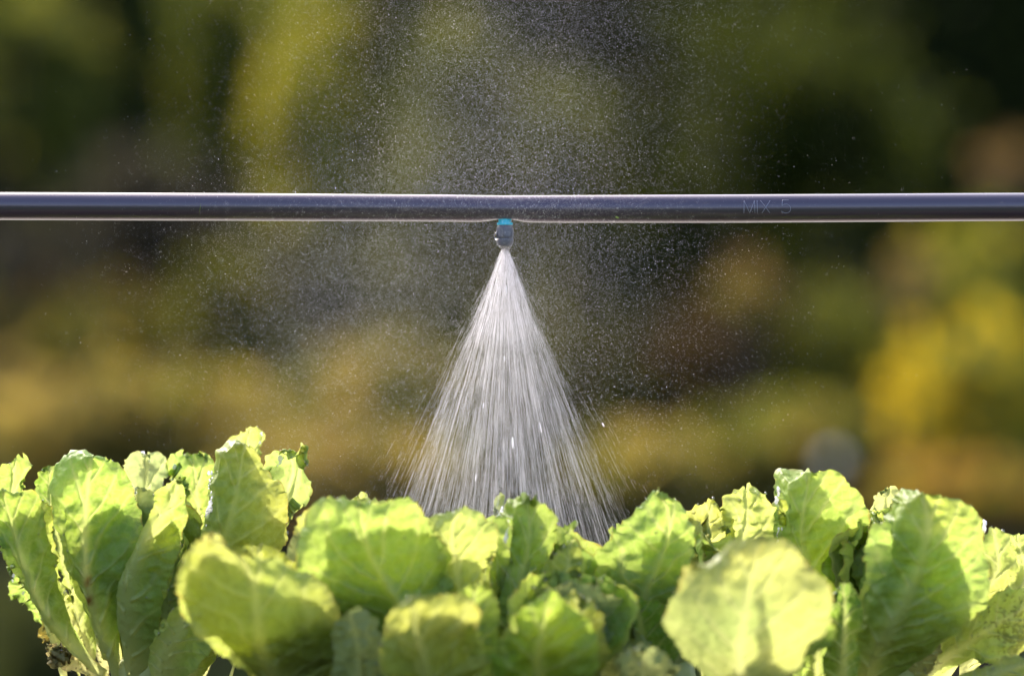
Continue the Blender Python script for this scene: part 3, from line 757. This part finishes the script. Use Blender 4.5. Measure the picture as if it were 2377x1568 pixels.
# --- lettuce under the spray
leaf('E', 2, [(1180, 1500, 0), (1160, 1150, -18), (1130, 900, -24), (1120, 700, -20), (1160, 590, -12)],
     [(1100, 1300), (1010, 1000), (950, 800), (950, 660), (1060, 600)], [(1250, 1250), (1290, 1000), (1350, 800), (1365, 680), (1270, 598)],
     YL, (8, 14), 231, shade_twin=(.82, -70, 10), teeth=1.8, label='pale leaf with a bright tapering sunlit patch')
leaf('E', 2, [(1420, 1560, 10), (1470, 1240, -4), (1530, 980, -12), (1570, 760, -14), (1560, 512, -6)],
     [(1330, 1350), (1340, 1050), (1370, 800), (1410, 600), (1445, 520)], [(1510, 1350), (1600, 1050), (1720, 860), (1760, 680), (1720, 590), (1640, 530)],
     LG, (14, 10), 232, shade_twin=(.90, -70, 10), teeth=2.0, foldL=26, label='upright leaf with a wet glinting left edge')
leaf('E', 2, [(1480, 1500, 30), (1640, 1000, 22), (1740, 800, 14), (1850, 675, 8)], [(1500, 1300), (1580, 980), (1690, 760), (1770, 665)], [(1560, 1350), (1690, 1000), (1800, 790)], MG, (6, 6), 233)
leaf('E', 2, [(1350, 1500, 30), (1390, 1000, 40), (1395, 700, 38), (1425, 505, 34)], [(1280, 1200), (1340, 800), (1330, 640), (1380, 560)], [(1450, 1200), (1430, 800), (1420, 600)], PG, (-10, -4), 234, teeth=3)
leaf('E', 2, [(1260, 1640, -50), (1240, 1400, -62), (1220, 1200, -62), (1270, 1020, -54)], [(1130, 1500), (1100, 1250), (1180, 1060)], [(1400, 1500), (1400, 1250), (1350, 1050)], MG, (8, 8), 235)
leaf('E', 2, [(1500, 1640, -20), (1600, 1300, -30), (1700, 1100, -26), (1790, 940, -8), (1800, 785, 0)], [(1470, 1450), (1530, 1200), (1640, 980), (1720, 830)], [(1640, 1450), (1780, 1250), (1880, 1050), (1860, 840)],
     (.22, .29, .06), (-6, -6), 236, wrinkle=1.7, label='small crinkled leaf with a glossy white top')
leaf('E', 2, [(760, 1300, 45), (640, 700, 60), (560, 500, 58)], [(560, 1000), (440, 650), (480, 520)], [(860, 1000), (740, 650), (625, 545)], YL, (-6, -6), 237, teeth=3)

# --- low front lettuce
leaf('F', 2, [(1640, 1700, -110), (1620, 1500, -145), (1640, 1330, -156), (1660, 1200, -152), (1690, 1060, -140)],
     [(1420, 1680), (1330, 1540), (1340, 1400), (1440, 1260), (1560, 1130)], [(1860, 1680), (1960, 1520), (1980, 1380), (1920, 1230), (1850, 1130), (1770, 1090)],
     (.24, .37, .052), (16, 18), 241, shade_twin=(.95, 0, 12), teeth=1.5)
leaf('F', 3, [(420, 1640, -100), (500, 1450, -120), (500, 1250, -128), (450, 1055, -128)], [(330, 1550), (400, 1350), (400, 1150)], [(600, 1600), (650, 1410), (590, 1230), (520, 1120)],
     (.30, .33, .05), (6, 8), 242, teeth=2, label='brightly sunlit yellow green tip')
leaf('F', 3, [(760, 1640, -60), (740, 1450, -82), (720, 1330, -84), (690, 1235, -76)], [(600, 1560), (590, 1400), (620, 1290)], [(900, 1560), (920, 1420), (860, 1310), (770, 1250)], PG, (8, 8), 243, wrinkle=1.6)
leaf('F', 3, [(860, 1660, -130), (860, 1560, -142), (850, 1480, -144), (840, 1400, -138)], [(680, 1620), (690, 1500), (760, 1430)], [(1060, 1620), (1080, 1520), (960, 1430)], PG, (8, 8), 244, wrinkle=2)

# --- lettuce with the pointed leaf
leaf('G', 3, [(800, 1560, 5), (860, 1130, -16), (930, 960, -22), (1000, 780, -22), (1010, 620, -16), (950, 478, -8)],
     [(640, 1350), (545, 1100), (540, 900), (620, 770), (760, 640), (850, 540)], [(960, 1350), (1080, 1100), (1135, 900), (1145, 720), (1095, 550), (1020, 495)],
     LG, (12, 10), 251, shade_twin=(.86, 60, 10), teeth=2.0, label='tall pointed leaf with a jagged sunlit shoulder')
leaf('G', 3, [(1100, 1300, 20), (1230, 850, 32), (1240, 680, 32), (1270, 522, 28)], [(1080, 1050), (1130, 800), (1110, 620), (1190, 545)], [(1250, 1050), (1360, 850), (1370, 650), (1320, 555)],
     YL, (-6, -6), 252, teeth=2.6, wrinkle=1.7)
leaf('G', 3, [(1200, 1300, 20), (1430, 800, 36), (1470, 640, 36), (1465, 472, 30)], [(1180, 1050), (1320, 780), (1320, 600), (1380, 500)], [(1400, 1050), (1620, 800), (1680, 620), (1560, 490)],
     YL, (-6, -6), 253, teeth=2.6, wrinkle=1.7)
leaf('G', 3, [(880, 1560, -18), (850, 1350, -27), (840, 1220, -32), (800, 1105, -36)], [(720, 1450), (640, 1290), (660, 1170), (720, 1125)], [(1060, 1450), (1120, 1280), (1080, 1150), (930, 1140)], DG, (-14, -14), 254, ruff=.5, teeth=1.2)
leaf('G', 3, [(660, 1500, 20), (560, 1150, 10), (530, 1000, 10), (520, 870, 8)], [(560, 1300), (460, 1100), (450, 950)], [(740, 1300), (640, 1080), (580, 920)], LG, (6, 6), 255)

# --- front lettuce with the round pale leaf
leaf('H', 3, [(1430, 1720, -115), (1430, 1480, -150), (1450, 1240, -166), (1490, 1000, -168), (1560, 738, -150)],
     [(1240, 1600), (1110, 1450), (1020, 1280), (1060, 1060), (1120, 900), (1290, 850), (1400, 770)], [(1640, 1650), (1780, 1500), (1840, 1380), (1960, 1270), (1990, 1140), (1930, 980), (1800, 840), (1680, 765)],
     (.325, .385, .115), (16, 18), 261, teeth=1.5, wrinkle=.75, label='big round pale leaf striped by a shadow')
leaf('H', 3, [(1460, 1600, -110), (1450, 1300, -136), (1440, 1100, -152), (1430, 900, -155)], [(1420, 1450), (1410, 1200), (1385, 960)], [(1500, 1450), (1490, 1200), (1475, 930)], MG, (4, 4), 262, teeth=.6)  # thin leaf added behind the big pale one to cast its shadow stripe
leaf('H', 4, [(820, 1640, -70), (830, 1380, -80), (840, 1200, -80), (830, 1020, -70)], [(700, 1500), (720, 1280), (760, 1080)], [(940, 1500), (940, 1280), (900, 1080)], DG, (8, 8), 263)

leaf('H', 3, [(1880, 1700, -50), (1880, 1520, -56), (1890, 1380, -56), (1900, 1230, -50)], [(1740, 1600), (1700, 1400), (1780, 1270)], [(2040, 1600), (2060, 1400), (2000, 1270)], MG, (8, 8), 265, wrinkle=1.5)
# --- rightmost lettuce
leaf('D', 4, [(760, 1500, 0), (640, 1000, -30), (590, 780, -36), (600, 580, -32), (640, 365, -20)],
     [(640, 1200), (520, 860), (480, 700), (455, 520), (452, 385), (540, 368)], [(860, 1200), (860, 950), (960, 760), (970, 600), (900, 480), (780, 378)],
     LG, (12, 14), 271, shade_twin=(.86, -60, 10), teeth=1.8, foldL=26, label='tall leaf with a bright wet left edge')
leaf('D', 4, [(930, 1640, -40), (1010, 1450, -62), (1110, 1280, -74), (1210, 1100, -80), (1290, 900, -80), (1330, 690, -70), (1300, 484, -52)],
     [(840, 1560), (900, 1300), (960, 1080), (1060, 880), (1090, 700), (1140, 530), (1200, 495)], [(1180, 1560), (1380, 1420), (1560, 1270), (1680, 1120), (1705, 940), (1690, 740), (1600, 590), (1450, 505)],
     LG, (14, 18), 272, shade_twin=(.86, -110, 10), teeth=1.6, rib=1.6, nveins=8, foldL=28, label='broad leaf with a strong diagonal midrib')
leaf('D', 4, [(980, 1300, 0), (1060, 850, -10), (1080, 650, -8), (1105, 456, 0)], [(900, 1100), (960, 800), (990, 620), (1030, 480)], [(1080, 1100), (1150, 850), (1165, 650), (1160, 480)], PG, (-8, -8), 273, teeth=2.4)
leaf('D', 4, [(1400, 1500, -20), (1640, 1120, -34), (1740, 930, -36), (1720, 700, -26)], [(1440, 1250), (1580, 980), (1640, 780)], [(1600, 1400), (1820, 1150), (1850, 900), (1790, 740)], OL, (8, 8), 274)
leaf('D', 4, [(1500, 1500, 0), (1800, 1150, 4), (1900, 980, 4), (1850, 730, 6)], [(1560, 1250), (1760, 1000), (1800, 850), (1790, 740)], [(1750, 1400), (2050, 1150), (2060, 900), (1960, 780)], YL, (-6, -6), 275, wrinkle=1.6)
leaf('D', 4, [(1240, 1600, -20), (1420, 1470, -36), (1600, 1350, -44), (1760, 1245, -46), (2050, 1080, -40)],
     [(1300, 1450), (1520, 1240), (1640, 1130), (1800, 1060), (1960, 1030)], [(1400, 1560), (1600, 1460), (1760, 1490), (1900, 1440), (2080, 1250)],
     YL, (-6, 4), 276, spots=.5, wrinkle=1.6, rib=.8, label='speckled yellow lower leaf with a white rib')
leaf('D', 4, [(1180, 1640, -25), (1270, 1500, -40), (1350, 1400, -46), (1400, 1290, -42)], [(1150, 1560), (1220, 1450), (1330, 1310)], [(1270, 1590), (1350, 1490), (1410, 1390)], (.25, .22, .08), (5, 5), 277, rib=2.4, label='short brownish stalked leaf')
leaf('D', 4, [(1000, 1500, -10), (960, 1150, -20), (940, 980, -22), (960, 760, -16)], [(900, 1250), (850, 1000), (850, 820)], [(1060, 1250), (1040, 1000), (1045, 830)], YL, (-6, -6), 278, wrinkle=1.8)
leaf('D', 4, [(1500, 1700, -60), (1650, 1600, -76), (1800, 1530, -80), (1980, 1480, -78)], [(1500, 1580), (1680, 1500), (1850, 1450)], [(1650, 1700), (1850, 1640), (2000, 1560)], OL, (8, 8), 279, wrinkle=.8)

# hearts and hidden back leaves: they close the heads and shade the leaves in front
ri = np.random.default_rng(5)
for hk, ph0, ln, nk in (('A', 30, .112, 8), ('B', 40, .100, 8), ('E', 40, .098, 7), ('F', 60, .070, 5), ('G', 40, .100, 7), ('H', 60, .058, 4), ('D', 35, .108, 8)):
    for k in range(nk):
        inner(hk, ph0 + k*17 + ri.uniform(-8, 8), ri.uniform(4, 15), ln*ri.uniform(.78, .97), .07*ri.uniform(.85, 1.15), 300+k+37*ord(hk), [LG, MG, PG][k % 3], curl=ri.uniform(-.15, .2))
    for k in range(3):
        inner(hk, ri.uniform(0, 360), ri.uniform(2, 10), ln*ri.uniform(.6, .8), .05, 340+k+37*ord(hk), YL, r0=.006, curl=-.2)

# beads of water on the wet leaves and along their edges
rb_ = np.random.default_rng(77)
bq = np.vstack([b[0] for b in BEADS]); bn = np.vstack([b[1] for b in BEADS]); be = np.vstack(EDGES)
pick = rb_.choice(len(bq), min(1500, len(bq)), replace=False); bq, bn = bq[pick], bn[pick]
pick = rb_.choice(len(be), min(700, len(be)), replace=False); be = be[pick]
rr = np.concatenate([rb_.lognormal(math.log(.00045), .45, len(bq)), rb_.lognormal(math.log(.0004), .4, len(be))])
cc_ = np.vstack([bq + bn*(rr[:len(bq)]*.35)[:, None], be])
sv_, sf_ = lathe([(max(math.sin(a), 1e-3), -math.cos(a)) for a in np.linspace(0, PI, 8)], 10); sf_ = sf_[0]
v = (sv_[None]*rr[:, None, None] + cc_[:, None]).reshape(-1, 3)
f = (sf_[None] + (np.arange(len(cc_))*len(sv_))[:, None, None]).reshape(-1, 4)
o = mesh_np('water_beads', v, f, M_bead)
tag(o, 'beads of water sitting on the wet lettuce leaves', 'water beads', kind='stuff')

# white beads painted in as sun glints on the wet leaf margins
wet = [(486, 1120, -16, 9), (490, 1160, -16, 8), (482, 1200, -14, 6), (1163, 1190, -34, 10), (1158, 1215, -34, 9), (1176, 1240, -72, 8), (2078, 1200, -52, 7), (2072, 1240, -54, 9), (2062, 1280, -54, 8),
       (2286, 1214, -20, 12), (1808, 1140, -26, 7), (1810, 1225, -24, 8), (1806, 1248, -24, 8), (325, 1078, 40, 9), (342, 1092, 40, 9), (552, 1028, 40, 4), (604, 1022, 40, 3), (30, 1335, 38, 5), (52, 1372, 40, 6),
       (650, 1066, 18, 5), (1325, 1272, -60, 9), (1310, 1280, -60, 6), (402, 1098, 36, 3), (1452, 1262, -44, 5)]
C_, R_ = [], []
for x, y, d, n in wet:
    for _ in range(n):
        t_ = rb_.normal(); C_.append(P(x + t_*2.5 + rb_.normal()*2, y - t_*13 + rb_.normal()*2, (d + rb_.normal()*1.5)*.001)); R_.append(rb_.lognormal(math.log(.00055), .4))
C_, R_ = np.array(C_), np.array(R_)
sv_, sf_ = lathe([(max(math.sin(a), 1e-3), -math.cos(a)) for a in np.linspace(0, PI, 11)], 14); sf_ = sf_[0]
v = (sv_[None]*R_[:, None, None]*np.array([1, .8, 1.7]) + C_[:, None]).reshape(-1, 3)
v += .35*np.repeat(R_, len(sv_))[:, None]*rn(v, 300, 9)[:, None]
f = (sf_[None] + (np.arange(len(C_))*len(sv_))[:, None, None]).reshape(-1, 4)
o = mesh_np('glint_beads', v, f, M_spray)
tag(o, 'white beads standing in for sun glints along the wet lettuce margins', 'glint beads', kind='stuff')

# ------------------------------------------------------------------ small bits
def bit(name, sx, sy, L, wid, ang, col, label, cat):
    p = on_pipe(sx, sy); a = math.radians(ang)
    t = np.linspace(-.5, .5, 9); w_ = wid*np.cos(t*PI)
    q = [on_pipe(sx+L*s*math.cos(a), sy-L*s*math.sin(a)+3*math.sin(5*s)) + np.array([0, -.0002, 0]) for s in t]
    v, f = tube(q, np.maximum(w_, .00004), 6)
    m = simple(name+'_green', col, .5, .4)
    return tag(mesh_np(name, v, f, m), label, cat)
bit('plant_fragment', 2108, 744, 16, .0005, 22, (.25, .35, .04), 'tiny green plant scrap stuck low on the pipe right of the nozzle', 'plant scrap')
bit('grass_fibre', 688, 716, 44, .00016, 82, (.16, .18, .03), 'thin upright grass fibre stuck on the left part of the pipe', 'grass fibre')
